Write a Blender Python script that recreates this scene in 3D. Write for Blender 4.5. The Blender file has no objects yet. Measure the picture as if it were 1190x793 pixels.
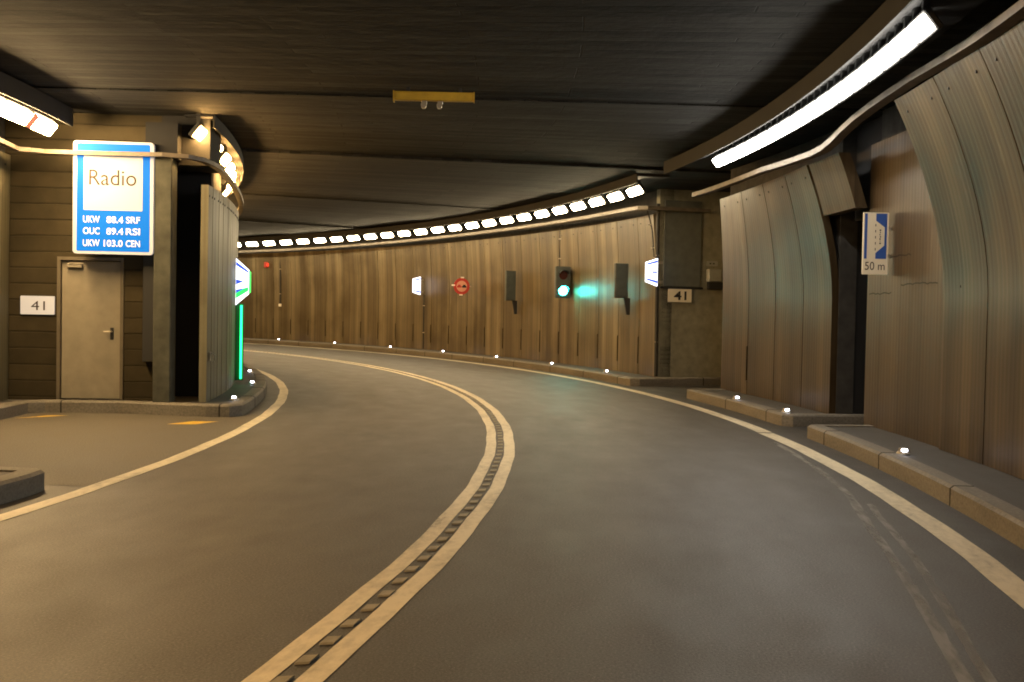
import bpy, bmesh, math, random
from mathutils import Vector, Matrix
random.seed(4)
S = bpy.context.scene
COL = S.collection
PI = math.pi
# ---------------------------------------------------------------- plan
# The tunnel is a ring: every wall, kerb and line is an arc about (CX, CY).
CX, CY = -40.869, 13.116
EYE = 1.65
def P(r, t, z=0.0):
    a = math.radians(t)
    return Vector((CX + r*math.cos(a), CY + r*math.sin(a), z))
def arc(t0, t1, step=0.8):
    n = max(1, int(math.ceil(abs(t1-t0)/step)))
    return [t0+(t1-t0)*i/n for i in range(n+1)]

# ---------------------------------------------------------------- mesh builder
class MB:
    def __init__(s): s.v = []; s.f = []; s.m = []
    def vert(s, p): s.v.append(Vector(p)); return len(s.v)-1
    def face(s, pts, m=0):
        s.f.append([s.vert(p) for p in pts]); s.m.append(m)
    def idx(s, ids, m=0): s.f.append(ids); s.m.append(m)
    def loft(s, rings, m=0, closed=True, cap=True):
        ids = [[s.vert(p) for p in r] for r in rings]
        n = len(ids[0])
        for a, b in zip(ids, ids[1:]):
            for i in range(n if closed else n-1):
                j = (i+1) % n
                s.idx([a[i], a[j], b[j], b[i]], m)
        if cap and closed:
            s.idx(list(reversed(ids[0])), m); s.idx(ids[-1], m)
    def ring(s, prof, t0, t1, m=0, closed=True, step=0.8):
        s.loft([[P(r, t, z) for r, z in prof] for t in arc(t0, t1, step)], m, closed)
    def pbox(s, r0, r1, t0, t1, z0, z1, m=0, step=0.8):
        s.ring([(r0, z0), (r1, z0), (r1, z1), (r0, z1)], t0, t1, m, True, step)
    def box(s, x0, x1, y0, y1, z0, z1, m=0, b=0.0, M=None):
        M = M or Matrix.Identity(4)
        if b <= 0:
            lo = [(x0,y0,z0),(x1,y0,z0),(x1,y1,z0),(x0,y1,z0)]
            hi = [(x0,y0,z1),(x1,y0,z1),(x1,y1,z1),(x0,y1,z1)]
            s.loft([[M@Vector(p) for p in lo], [M@Vector(p) for p in hi]], m)
        else:
            def rr(d, z):
                return [M@Vector(p) for p in ((x0+b+d*0, y0+d, z), (x1-b, y0+d, z), (x1-d, y0+b, z), (x1-d, y1-b, z),
                        (x1-b, y1-d, z), (x0+b, y1-d, z), (x0+d, y1-b, z), (x0+d, y0+b, z))]
            s.loft([rr(b*.9, z0), rr(0, z0+b), rr(0, z1-b), rr(b*.9, z1)], m)
    def prism(s, pts, axis, a, b, m=0, M=None):
        # outline pts in the plane normal to axis, extruded from a to b
        M = M or Matrix.Identity(4)
        def q(p, k):
            if axis == 'y': return M@Vector((p[0], k, p[1]))
            if axis == 'z': return M@Vector((p[0], p[1], k))
            return M@Vector((k, p[0], p[1]))
        s.loft([[q(p, a) for p in pts], [q(p, b) for p in pts]], m)
    def tube(s, path, rad, n=10, m=0):
        path = [Vector(p) for p in path]; rings = []
        for i, p in enumerate(path):
            d = (path[min(i+1, len(path)-1)]-path[max(i-1, 0)]).normalized()
            up = Vector((0,0,1)) if abs(d.z) < .9 else Vector((1,0,0))
            x = d.cross(up).normalized(); y = x.cross(d)
            rings.append([p+rad*(math.cos(2*PI*k/n)*x+math.sin(2*PI*k/n)*y) for k in range(n)])
        s.loft(rings, m)
    def disc(s, c, axis, rad, a, b, n=24, m=0, r2=None, M=None):
        r2 = rad if r2 is None else r2
        M = M or Matrix.Identity(4)
        def q(r, k, i):
            u, w = r*math.cos(2*PI*i/n), r*math.sin(2*PI*i/n)
            if axis == 'y': return M@Vector((c[0]+u, k, c[1]+w))
            if axis == 'z': return M@Vector((c[0]+u, c[1]+w, k))
            return M@Vector((k, c[0]+u, c[1]+w))
        s.loft([[q(rad, a, i) for i in range(n)], [q(r2, b, i) for i in range(n)]], m)
    def build(s, name, mats, parent=None, smooth=False, polar=True):
        me = bpy.data.meshes.new(name)
        me.from_pydata([tuple(v) for v in s.v], [], s.f)
        mats = mats if isinstance(mats, (list, tuple)) else [mats]
        for m in mats: me.materials.append(m)
        for p, k in zip(me.polygons, s.m): p.material_index = k; p.use_smooth = smooth
        bm = bmesh.new(); bm.from_mesh(me)
        bmesh.ops.remove_doubles(bm, verts=bm.verts, dist=1e-5)
        bmesh.ops.recalc_face_normals(bm, faces=bm.faces)
        if smooth:
            for e in bm.edges:
                if len(e.link_faces) != 2 or e.calc_face_angle() > .45: e.smooth = False
        uv = bm.loops.layers.uv.new('UVMap')
        for f in bm.faces:
            if polar:
                c = f.calc_center_median(); a = math.atan2(c.y-CY, c.x-CX)
                n = f.normal
                kz, kr, kt = abs(n.z), abs(n.x*math.cos(a)+n.y*math.sin(a)), abs(-n.x*math.sin(a)+n.y*math.cos(a))
                for l in f.loops:
                    q = l.vert.co; r = math.hypot(q.x-CX, q.y-CY); u = math.atan2(q.y-CY, q.x-CX)*42.0
                    l[uv].uv = (u, r) if kz >= max(kr, kt) else ((u, q.z) if kr >= kt else (r, q.z))
            else:
                n = f.normal
                for l in f.loops:
                    q = l.vert.co
                    l[uv].uv = (q.x, q.y) if abs(n.z) > .7 else ((q.x, q.z) if abs(n.y) > abs(n.x) else (q.y, q.z))
        bm.to_mesh(me); bm.free()
        o = bpy.data.objects.new(name, me); COL.objects.link(o)
        if parent: o.parent = parent
        return o

def tag(o, label=None, cat=None, group=None, kind=None):
    if label: o['label'] = label
    if cat: o['category'] = cat
    if group: o['group'] = group
    if kind: o['kind'] = kind
    return o
def thing(name, label, cat, loc=(0,0,0), rz=0.0, group=None):
    o = bpy.data.objects.new(name, None); COL.objects.link(o)
    o.empty_display_size = .2
    o.location = loc; o.rotation_euler = (0, 0, rz)
    return tag(o, label, cat, group)
def on_ring(name, label, cat, r, t, z, group=None, turn=0.0):
    # local X = outward, local Y = along the traffic, so a face on -Y looks at oncoming drivers
    return thing(name, label, cat, P(r, t, z), math.radians(t+turn), group)
def dup(root, loc, rz, label, group=None):
    r = root.copy(); COL.objects.link(r); r.location = loc; r.rotation_euler = (0, 0, rz); r['label'] = label
    if group: r['group'] = group
    for ch in root.children:
        c = ch.copy(); COL.objects.link(c); c.parent = r
        for g in ch.children:
            d = g.copy(); COL.objects.link(d); d.parent = c
    return r
def lettering(text, x, z, height, mat, parent, y=-0.02, width=None, name='lettering', align='CENTER', bold=0.0):
    cu = bpy.data.curves.new('text', 'FONT'); cu.body = text; cu.size = 1.0; cu.align_x = align
    cu.extrude = 0.0; cu.offset = bold
    tmp = bpy.data.objects.new('text', cu); COL.objects.link(tmp)
    dg = bpy.context.evaluated_depsgraph_get(); dg.update()
    me = bpy.data.meshes.new_from_object(tmp.evaluated_get(dg))
    bpy.data.objects.remove(tmp); bpy.data.curves.remove(cu)
    xs = [v.co.x for v in me.vertices]; ys = [v.co.y for v in me.vertices]
    k = height/(max(ys)-min(ys)); kx = k if width is None else width/(max(xs)-min(xs))
    mx = (max(xs)+min(xs))/2 if align == 'CENTER' else min(xs); my = min(ys)
    for v in me.vertices: v.co = Vector(((v.co.x-mx)*kx+x, y, (v.co.y-my)*k+z))
    me.name = name; me.materials.clear(); me.materials.append(mat)
    o = bpy.data.objects.new(name, me); COL.objects.link(o); o.parent = parent
    return o

# ---------------------------------------------------------------- materials
def mat(name):
    m = bpy.data.materials.new(name); m.use_nodes = True
    nt = m.node_tree
    return m, nt, nt.nodes['Principled BSDF']
def plain(name, c, rough=.6, metal=0.0, spec=.5, var=0.0, emit=None, es=0.0):
    m, nt, b = mat(name)
    b.inputs['Base Color'].default_value = (*c, 1); b.inputs['Roughness'].default_value = rough
    b.inputs['Metallic'].default_value = metal; b.inputs['Specular IOR Level'].default_value = spec
    if emit: b.inputs['Emission Color'].default_value = (*emit, 1); b.inputs['Emission Strength'].default_value = es
    if var:
        tc = nt.nodes.new('ShaderNodeTexCoord'); no = nt.nodes.new('ShaderNodeTexNoise')
        no.inputs['Scale'].default_value = 6; no.inputs['Detail'].default_value = 6
        nt.links.new(tc.outputs['Object'], no.inputs['Vector'])
        r = nt.nodes.new('ShaderNodeValToRGB')
        r.color_ramp.elements[0].position = .3; r.color_ramp.elements[1].position = .72
        r.color_ramp.elements[0].color = (*[x*(1-var) for x in c], 1); r.color_ramp.elements[1].color = (*[min(1, x*(1+var*.5)) for x in c], 1)
        nt.links.new(no.outputs['Fac'], r.inputs['Fac']); nt.links.new(r.outputs['Color'], b.inputs['Base Color'])
    return m
class N:
    """small node-graph helper"""
    def __init__(s, nt): s.nt = nt
    def new(s, t, **k):
        n = s.nt.nodes.new(t)
        for a, v in k.items():
            if a.startswith('i_'): n.inputs[a[2:].replace('_', ' ')].default_value = v
            else: setattr(n, a, v)
        return n
    def link(s, a, b): s.nt.links.new(a, b)
    def uv(s, sx, sy, ox=0.0):
        t = s.new('ShaderNodeUVMap'); mp = s.new('ShaderNodeMapping')
        mp.inputs['Scale'].default_value = (sx, sy, 1); mp.inputs['Location'].default_value = (ox, 0, 0)
        s.link(t.outputs['UV'], mp.inputs['Vector']); return mp.outputs['Vector']
    def noise(s, vec, scale=1.0, detail=5.0, rough=.55, dist=0.0):
        n = s.new('ShaderNodeTexNoise'); n.inputs['Scale'].default_value = scale; n.inputs['Detail'].default_value = detail
        n.inputs['Roughness'].default_value = rough; n.inputs['Distortion'].default_value = dist
        s.link(vec, n.inputs['Vector']); return n.outputs['Fac']
    def ramp(s, fac, stops):
        r = s.new('ShaderNodeValToRGB'); e = r.color_ramp.elements
        while len(e) < len(stops): e.new(.5)
        for k, (p, c) in zip(e, stops):
            k.position = p; k.color = (c, c, c, 1) if not isinstance(c, tuple) else (*c, 1)
        s.link(fac, r.inputs['Fac']); return r.outputs['Color']
    def mix(s, a, b, fac=1.0, mode='MULTIPLY'):
        m = s.new('ShaderNodeMix', data_type='RGBA', blend_type=mode)
        for sock, v in ((m.inputs[6], a), (m.inputs[7], b), (m.inputs[0], fac)):
            if hasattr(v, 'default_value') and hasattr(v, 'links'): s.link(v, sock)
            elif isinstance(v, tuple): sock.default_value = (*v, 1)
            else: sock.default_value = v
        return m.outputs[2]
    def bump(s, h, b, dist=.01, strength=.6):
        n = s.new('ShaderNodeBump'); n.inputs['Distance'].default_value = dist; n.inputs['Strength'].default_value = strength
        s.link(h, n.inputs['Height']); s.link(n.outputs['Normal'], b.inputs['Normal'])

def panel_material(name, lo, hi, rough=.42):
    m, nt, b = mat(name); g = N(nt)
    wide = g.noise(g.uv(1.7, .06), 1, 2, .5)                         # broad bands of run-off down the face
    streak = g.noise(g.uv(6.0, .13), 1, 4, .6)
    fine = g.noise(g.uv(30, .5), 1, 3, .6)
    blot = g.noise(g.uv(.9, .7), 1, 6, .6)
    c = g.ramp(wide, [(.33, tuple(x*.80 for x in lo)), (.47, lo), (.64, hi)])
    c = g.mix(c, g.ramp(streak, [(.30, (.62, .58, .52)), (.50, (1.0, .99, .97)), (.72, (1.12, 1.12, 1.10))]), .55)
    c = g.mix(c, g.ramp(fine, [(.3, .80), (.65, 1.08)]), .5)
    c = g.mix(c, g.ramp(blot, [(.32, (.60, .57, .52)), (.50, (.98, .97, .95)), (.68, (1.18, 1.18, 1.17))]), .8)
    lime = g.noise(g.uv(3.1, .55, 3), 1, 6, .7)
    c = g.mix(c, g.ramp(lime, [(.60, 0.0), (.72, .32)]), .16, 'ADD')     # pale lime bloom
    wv = g.new('ShaderNodeTexWave', bands_direction='X'); wv.inputs['Scale'].default_value = 3.4; wv.inputs['Distortion'].default_value = .6; wv.inputs['Detail'].default_value = 1
    g.link(g.uv(1, .15), wv.inputs['Vector'])                        # fine upright ribs of the formwork
    c = g.mix(c, g.ramp(wv.outputs['Fac'], [(.1, .86), (.8, 1.04)]), .8)
    w2 = g.new('ShaderNodeTexWave', bands_direction='X', wave_profile='SAW'); w2.inputs['Scale'].default_value = .98; w2.inputs['Distortion'].default_value = 1.2; w2.inputs['Detail'].default_value = 2; w2.inputs['Detail Scale'].default_value = .4
    g.link(g.uv(1, .05), w2.inputs['Vector'])
    c = g.mix(c, g.ramp(w2.outputs['Fac'], [(.0, .48), (.07, .78), (.20, 1.0), (1.0, 1.05)]), .75)
    oi = g.new('ShaderNodeObjectInfo')
    c = g.mix(c, g.ramp(oi.outputs['Random'], [(0, (.84, .81, .76)), (1, (1.10, 1.09, 1.06))]), .9)
    pit = g.noise(g.uv(60, 60), 1, 2, .5)
    c = g.mix(c, g.ramp(pit, [(.28, .6), (.36, 1.0)]), .3)
    g.link(c, b.inputs['Base Color'])
    rr = g.ramp(blot, [(.3, rough-.06), (.7, rough+.10)]); g.link(rr, b.inputs['Roughness'])
    b.inputs['Specular IOR Level'].default_value = .26
    g.bump(g.mix(g.mix(fine, pit, .5, 'ADD'), wv.outputs['Fac'], .5, 'ADD'), b, .004, .45)
    return m
def board_material(name, c1, c2, length, height, swap, bump=.012, rough=.85):
    """board-marked concrete: rows of boards, running along v when swap is set"""
    m, nt, b = mat(name); g = N(nt)
    t = g.new('ShaderNodeUVMap'); v = t.outputs['UV']
    if swap:
        sp = g.new('ShaderNodeSeparateXYZ'); cb = g.new('ShaderNodeCombineXYZ')
        g.link(v, sp.inputs[0]); g.link(sp.outputs[0], cb.inputs[1]); g.link(sp.outputs[1], cb.inputs[0]); v = cb.outputs[0]
    wob = g.new('ShaderNodeTexNoise'); wob.inputs['Scale'].default_value = .8
    g.link(v, wob.inputs['Vector'])
    vv = g.new('ShaderNodeVectorMath', operation='MULTIPLY_ADD'); vv.inputs[1].default_value = (.05, .05, 0)
    g.link(wob.outputs['Color'], vv.inputs[0]); g.link(v, vv.inputs[2])
    def brick(ln, ht, mort, a, bb, mc):
        br = g.new('ShaderNodeTexBrick'); br.offset = .37; br.offset_frequency = 2; br.squash = 1.35; br.squash_frequency = 3
        br.inputs['Scale'].default_value = 1; br.inputs['Brick Width'].default_value = ln; br.inputs['Row Height'].default_value = ht
        br.inputs['Mortar Size'].default_value = mort; br.inputs['Mortar Smooth'].default_value = .4; br.inputs['Bias'].default_value = 0
        br.inputs['Color1'].default_value = (*a, 1); br.inputs['Color2'].default_value = (*bb, 1); br.inputs['Mortar'].default_value = (*mc, 1)
        g.link(vv.outputs[0], br.inputs['Vector']); return br
    b1 = brick(length, height, height*.05, c1, c2, tuple(x*.8 for x in c1))
    big = g.noise(v, .35, 5, .6); mid = g.noise(v, 3.0, 6, .65)
    c = g.mix(b1.outputs['Color'], g.ramp(big, [(.33, .42), (.66, 1.25)]), .95)
    c = g.mix(c, g.ramp(mid, [(.3, .7), (.7, 1.15)]), .6)
    g.link(c, b.inputs['Base Color']); b.inputs['Roughness'].default_value = rough; b.inputs['Specular IOR Level'].default_value = .15
    b2 = brick(length, height, height*.06, (.35, .35, .35), (1, 1, 1), (0, 0, 0))
    h = g.mix(b2.outputs['Color'], mid, .25, 'ADD'); g.bump(h, b, bump, .9)
    return m
def asphalt_material(name, base, rough=.5, tracks=True):
    m, nt, b = mat(name); g = N(nt)
    grain = g.noise(g.uv(70, 70), 1, 3, .75); mid = g.noise(g.uv(1.1, 2.2), 1, 6, .6); lng = g.noise(g.uv(.06, 3.0), 1, 3, .5)
    c = g.ramp(grain, [(.36, tuple(x*.50 for x in base)), (.50, base), (.60, tuple(x*1.4 for x in base)), (.70, tuple(x*2.4 for x in base))])
    c = g.mix(c, g.ramp(mid, [(.3, .78), (.7, 1.16)]), .8)
    if tracks: c = g.mix(c, g.ramp(lng, [(.35, .92), (.65, 1.07)]), .7)     # wear along the wheel paths
    if tracks:
        t = g.new('ShaderNodeUVMap'); sp = g.new('ShaderNodeSeparateXYZ'); g.link(t.outputs['UV'], sp.inputs[0])
        mr = g.new('ShaderNodeMapRange'); mr.inputs['From Min'].default_value = 36.0; mr.inputs['From Max'].default_value = 46.0; g.link(sp.outputs[1], mr.inputs['Value'])
        ps = lambda r: (r-36)/10
        prof = g.ramp(mr.outputs['Result'], [(ps(36.95), .55), (ps(37.25), .95), (ps(38.2), 1.10), (ps(39.0), .88), (ps(39.9), 1.10), (ps(41.3), .98), (ps(41.9), 1.10), (ps(42.65), .90), (ps(43.5), 1.10), (ps(44.3), .92), (ps(44.6), .72), (ps(44.82), .45)])
        c = g.mix(c, prof, .85)                                        # oil down the lane middles, dirt in the gutters
        st = g.noise(g.uv(.5, 1.4, 7), 1, 3, .5)
        c = g.mix(c, g.ramp(st, [(.30, .70), (.42, 1.0)]), .6)
    g.link(c, b.inputs['Base Color'])
    g.link(g.ramp(mid, [(.3, rough-.06), (.7, rough+.08)]), b.inputs['Roughness'])
    g.bump(grain, b, .004, .5)
    return m
def paint_material(name, c, worn=.35):
    m, nt, b = mat(name); g = N(nt)
    n1 = g.noise(g.uv(7, 14), 1, 7, .7); n2 = g.noise(g.uv(.7, 3), 1, 4, .6)
    k = g.mix(n1, n2, .5, 'MIX')
    col = g.ramp(k, [(.33, tuple(x*.28 for x in c)), (.43, tuple(x*.72 for x in c)), (.56, c)])
    g.link(g.mix(c, col, worn*2 if worn < .5 else 1.0, 'MIX'), b.inputs['Base Color'])
    b.inputs['Roughness'].default_value = .55
    g.bump(n1, b, .003, .4)
    return m
def stone_material(name, c):
    m, nt, b = mat(name); g = N(nt)
    n1 = g.noise(g.uv(30, 30), 1, 5, .7); n2 = g.noise(g.uv(.8, 3), 1, 5, .6)
    col = g.ramp(n1, [(.3, tuple(x*.6 for x in c)), (.55, c), (.8, tuple(x*1.3 for x in c))])
    col = g.mix(col, g.ramp(n2, [(.3, (.62, .58, .52)), (.6, (1.05, 1.03, 1))]), .8)
    g.link(col, b.inputs['Base Color']); b.inputs['Roughness'].default_value = .75
    g.bump(n1, b, .006, .5)
    return m
def glow(name, c, s):
    m, nt, b = mat(name)
    b.inputs['Base Color'].default_value = (*[min(.8, x) for x in c], 1); b.inputs['Roughness'].default_value = .4
    b.inputs['Emission Color'].default_value = (*c, 1); b.inputs['Emission Strength'].default_value = s
    return m

LAMP = 30.0
M = {}
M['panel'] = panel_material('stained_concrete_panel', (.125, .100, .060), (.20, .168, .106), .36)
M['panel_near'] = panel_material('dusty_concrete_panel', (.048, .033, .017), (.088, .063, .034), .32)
M['panel_left'] = panel_material('grey_concrete_panel', (.13, .122, .082), (.21, .197, .138), .5)
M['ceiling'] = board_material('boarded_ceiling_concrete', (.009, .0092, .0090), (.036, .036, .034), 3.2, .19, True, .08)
M['boards'] = board_material('boarded_wall_concrete', (.036, .029, .016), (.050, .040, .022), 30.0, .24, False, .016)
M['flat_wall'] = panel_material('weathered_wall_concrete', (.050, .034, .018), (.075, .053, .029), .45)
M['grey_wall'] = plain('grey_green_concrete', (.27, .255, .185), .8, var=.25)
M['pilaster'] = plain('grey_pilaster_concrete', (.065, .066, .048), .8, var=.4)
M['soot'] = plain('sooty_concrete', (.035, .033, .03), .9, var=.4)
M['dark'] = plain('black_channel_recess_shade', (.012, .012, .013), .9)  # near-black puts the shade of niche and opening into the colour
M['asphalt'] = asphalt_material('asphalt', (.056, .053, .048), .56)
M['lit_asphalt'] = asphalt_material('lamplit_layby_asphalt', (.10, .088, .066), .7, False)  # lamp light on the lay-by is put into this paler colour
M['walkway'] = asphalt_material('footway_asphalt', (.055, .052, .048), .7, False)
M['kerb'] = stone_material('kerb_granite', (.175, .162, .138))
M['joint'] = plain('kerb_joint_dirt', (.03, .027, .022), .95)
M['line'] = paint_material('cream_road_paint', (.66, .60, .45), .45)
M['rib'] = paint_material('dirty_road_paint', (.27, .24, .17), .6)
M['ghost'] = paint_material('worn_grey_paint', (.24, .235, .215), .4)
M['yellow_paint'] = paint_material('yellow_road_paint', (.62, .40, .04), .4)
M['steel'] = plain('dull_galvanised_steel', (.42, .38, .31), .45, .6, var=.3)
M['duct'] = plain('beige_cable_tray', (.14, .115, .085), .5, .0, var=.35)
M['black_metal'] = plain('black_painted_steel', (.018, .018, .018), .6)
M['grey_metal'] = plain('dark_grey_enamel', (.055, .065, .06), .5, var=.25)
M['door'] = plain('greige_door_paint', (.25, .222, .17), .45, var=.14)
M['frame'] = plain('door_frame_paint', (.12, .10, .07), .5, var=.2)
M['lit_text'] = plain('backlit_lettering', (.8, .8, .8), .5, emit=(.9, .92, 1), es=.3)
M['white'] = plain('white_sign_sheet', (.80, .76, .68), .4)
M['cream'] = plain('cream_sign_sheet', (.84, .76, .60), .4)
M['lit_white'] = plain('glowing_white_sheet', (.44, .45, .47), .4, emit=(1, .93, .90), es=.22)  # slightly emissive white sheet
M['lit_blue'] = plain('backlit_blue_sheet', (.004, .10, .40), .5, spec=.1, emit=(.0, .185, .75), es=.62)
M['blue'] = plain('blue_sign_sheet', (.035, .10, .40), .4)
M['ink'] = plain('black_lettering', (.012, .012, .014), .5)
M['brown_ink'] = plain('warm_dark_lettering', (.035, .02, .012), .5)
M['red'] = plain('red_sign_sheet', (.42, .03, .02), .4)
M['pink'] = plain('pale_sign_sheet', (.62, .30, .20), .4)
M['yellow'] = plain('yellow_steel', (.62, .40, .03), .45, var=.2)
M['grey_box'] = plain('pale_grey_plastic', (.34, .34, .29), .5, var=.1)
M['lamp_left'] = glow('sodium_lamp_diffuser', (1, .54, .16), LAMP*7.8)
M['lamp_layby'] = glow('layby_lamp_diffuser', (1, .66, .30), LAMP*6.8)
M['lamp_far'] = glow('warm_lamp_diffuser', (1, .78, .46), LAMP*2.7)
M['lamp_near'] = glow('white_lamp_diffuser', (1, .94, .82), LAMP*1.5)
M['lamp_red'] = glow('orange_end_piece', (.9, .22, .10), .5)
M['led'] = glow('white_marker_led', (.85, .86, 1), 22)
M['green'] = glow('green_signal_lens', (.03, 1, .86), 90)
M['dead_lens'] = plain('unlit_red_lens', (.05, .008, .006), .2)
M['tube'] = glow('green_light_strip', (.02, 1, .30), 3.2)
M['green_paint'] = plain('green_strip_backing', (.01, .11, .03), .5)
M['sos_white'] = glow('sos_white_face', (.90, .92, 1), 1.9)
M['sos_blue'] = glow('sos_blue_face', (.06, .14, .85), .8)
M['sos_green'] = glow('exit_green_face', (.03, .8, .10), 1.8)
M['red_glow'] = glow('red_glow_face', (.9, .06, .03), .5)  # weak red glow for the small box on the far wall

nt = M['ghost'].node_tree; g = N(nt); bs = nt.nodes['Principled BSDF']
al = g.noise(g.uv(1.6, 9), 1, 4, .6)
g.link(g.ramp(al, [(.28, .10), (.58, .85)]), bs.inputs['Alpha']); nt.links.remove(bs.inputs['Normal'].links[0])           # mostly ground off
# ---------------------------------------------------------------- the setting
T0, T1 = -46.0, 76.0
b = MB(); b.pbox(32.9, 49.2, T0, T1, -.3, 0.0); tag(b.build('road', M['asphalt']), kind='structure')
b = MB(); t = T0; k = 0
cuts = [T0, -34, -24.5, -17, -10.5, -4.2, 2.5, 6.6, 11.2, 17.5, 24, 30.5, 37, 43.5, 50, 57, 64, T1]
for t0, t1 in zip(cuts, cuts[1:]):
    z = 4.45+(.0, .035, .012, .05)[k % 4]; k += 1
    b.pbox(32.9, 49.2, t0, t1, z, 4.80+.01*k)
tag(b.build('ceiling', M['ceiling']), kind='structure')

def flat_line(r0, r1, t0, t1, z=.004, wob=.006):
    b = MB(); a = []; c = []
    for t in arc(t0, t1, .4):
        d = wob*math.sin(t*1.7+r0)+wob*.6*math.sin(t*4.1)
        a.append(P(r0+d, t, z)); c.append(P(r1+d*.8, t, z))
    b.loft([[x, y] for x, y in zip(a, c)], 0, closed=False, cap=False)
    return b
tag(flat_line(44.35, 44.56, T0+.5, 2.6).build('edge_line', M['line']), 'cream right edge line beside the near kerb', kind='structure')
tag(flat_line(44.37, 44.575, 2.72, T1-.5).build('edge_line', M['line']), 'cream right edge line curving away past the niche', kind='structure')
tag(flat_line(37.27, 37.43, T0+.5, T1-.5).build('edge_line', M['line']), 'cream left edge line bending round the left kerb', kind='structure')
cl = flat_line(40.58, 40.70, T0+.5, T1-.5).build('centre_line', M['line']); tag(cl, 'double cream centre line with ribs between its two stripes', kind='structure')
flat_line(40.80, 40.925, T0+.5, T1-.5).build('stripe', M['line'], cl)
b = MB(); t = -24.0
while t < 40:
    k = random.uniform(-.006, .006)
    b.loft([[P(40.722+k, t, .0035), P(40.722+k, t+.19, .0035), P(40.722+k, t+.17, .012), P(40.722+k, t+.02, .012)],
            [P(40.785+k, t+.04, .0035), P(40.785+k, t+.23, .0035), P(40.785+k, t+.21, .012), P(40.785+k, t+.06, .012)]])
    t += .43
tag(b.build('rumble_rib', M['rib'], cl), kind='stuff')
# a removed older line still showing as a pale ghost in the right-hand lane
def path_strip(name, mid, half, m, label):
    b = MB(); rows = []
    for i in range(len(mid)-1):
        for k in range(6):
            f = k/6; (r0, t0), (r1, t1) = mid[i], mid[i+1]
            r, t = r0+(r1-r0)*f, t0+(t1-t0)*f
            e0, e1 = random.uniform(-.006, .006), random.uniform(-.006, .006)
            rows.append([P(r-half+e0, t, .004), P(r+half+e1, t, .004)])
    b.loft(rows, 0, closed=False, cap=False)
    return tag(b.build(name, m), label, kind='structure')
path_strip('worn_marking', [(44.27, 1.2), (44.2, -1.5), (44.10, -3.95), (43.92, -6.1), (43.83, -8.1), (43.78, -9.3), (43.73, -10.6), (43.72, -14)], .036, M['ghost'], 'pale ghost of a removed line, inner trace')
path_strip('worn_marking', [(44.18, -4.6), (44.11, -5.34), (44.02, -7.24), (43.94, -8.64), (43.85, -10.3), (43.82, -14)], .03, M['ghost'], 'pale ghost of a removed line, outer trace')
def patch(name, quad, m, label):
    b = MB(); b.face([P(r, t, .004) for r, t in quad]); return tag(b.build(name, m), label, kind='structure')
patch('yellow_marking', [(36.24, 2.75), (36.62, 2.78), (36.86, 3.42), (36.50, 3.40)], M['yellow_paint'], 'short yellow mark on the asphalt before the left kerb')
patch('yellow_marking', [(34.02, 3.55), (34.30, 3.9), (34.62, 4.35), (34.32, 4.3)], M['yellow_paint'], 'short yellow mark in the lay-by corner')

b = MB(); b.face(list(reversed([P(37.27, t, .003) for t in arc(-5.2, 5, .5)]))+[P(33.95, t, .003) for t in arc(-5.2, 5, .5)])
tag(b.build('layby_light_patch', M['lit_asphalt']), 'lay-by asphalt with lamp light put into its paler colour', kind='structure')  # paler patch paints the lamp-lit area onto the road
# kerbs and footways
def sweep(path, prof, m=0, mb=None):
    """prof: (offset to the left of travel, z)"""
    b = mb or MB(); rings = []
    for i, p in enumerate(path):
        d0 = (path[i]-path[i-1]).normalized() if i else None
        d1 = (path[i+1]-path[i]).normalized() if i < len(path)-1 else None
        d = ((d0 or d1)+(d1 or d0)).normalized()
        k = 1.0
        if d0 and d1: k = 1/max(.5, d.dot(d1))
        n = Vector((-d.y, d.x, 0))
        rings.append([p+n*o*k+Vector((0, 0, z)) for o, z in prof])
    b.loft(rings, m); return b
KH = .18
KP = [(0, 0), (-.2, 0), (-.2, KH), (-.03, KH), (0, KH-.025)]          # section with a chamfered arris
def kerb_joints(b, path, every, prof=KP):
    L = 0; nxt = every*.6
    for a, c in zip(path, path[1:]):
        seg = (c-a).length
        while L+seg > nxt:
            f = (nxt-L)/seg; p = a.lerp(c, f); d = (c-a).normalized()
            q0, q1 = p-d*.011, p+d*.011; n = Vector((-d.y, d.x, 0))
            pr = [(.0035, .0), (-.2, 0), (-.2, KH+.003), (-.028, KH+.003), (.0035, KH-.023)]
            b.loft([[x+n*o+Vector((0, 0, z)) for o, z in pr] for x in (q0, q1)], 1)
            nxt += every*random.uniform(.85, 1.15)
        L += seg
def kerb(label, path, every=2.0):
    b = sweep(path, KP); kerb_joints(b, path, every)
    return tag(b.build('kerb', [M['kerb'], M['joint']]), label, kind='structure')
def rpath(r, t0, t1): return [P(r, t) for t in arc(t0, t1, .5)]
def slab(name, outline, label, z=.165):
    b = MB(); b.prism([(p.x, p.y) for p in outline], 'z', .002, z); return tag(b.build(name, M['walkway']), label, kind='structure')
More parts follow.
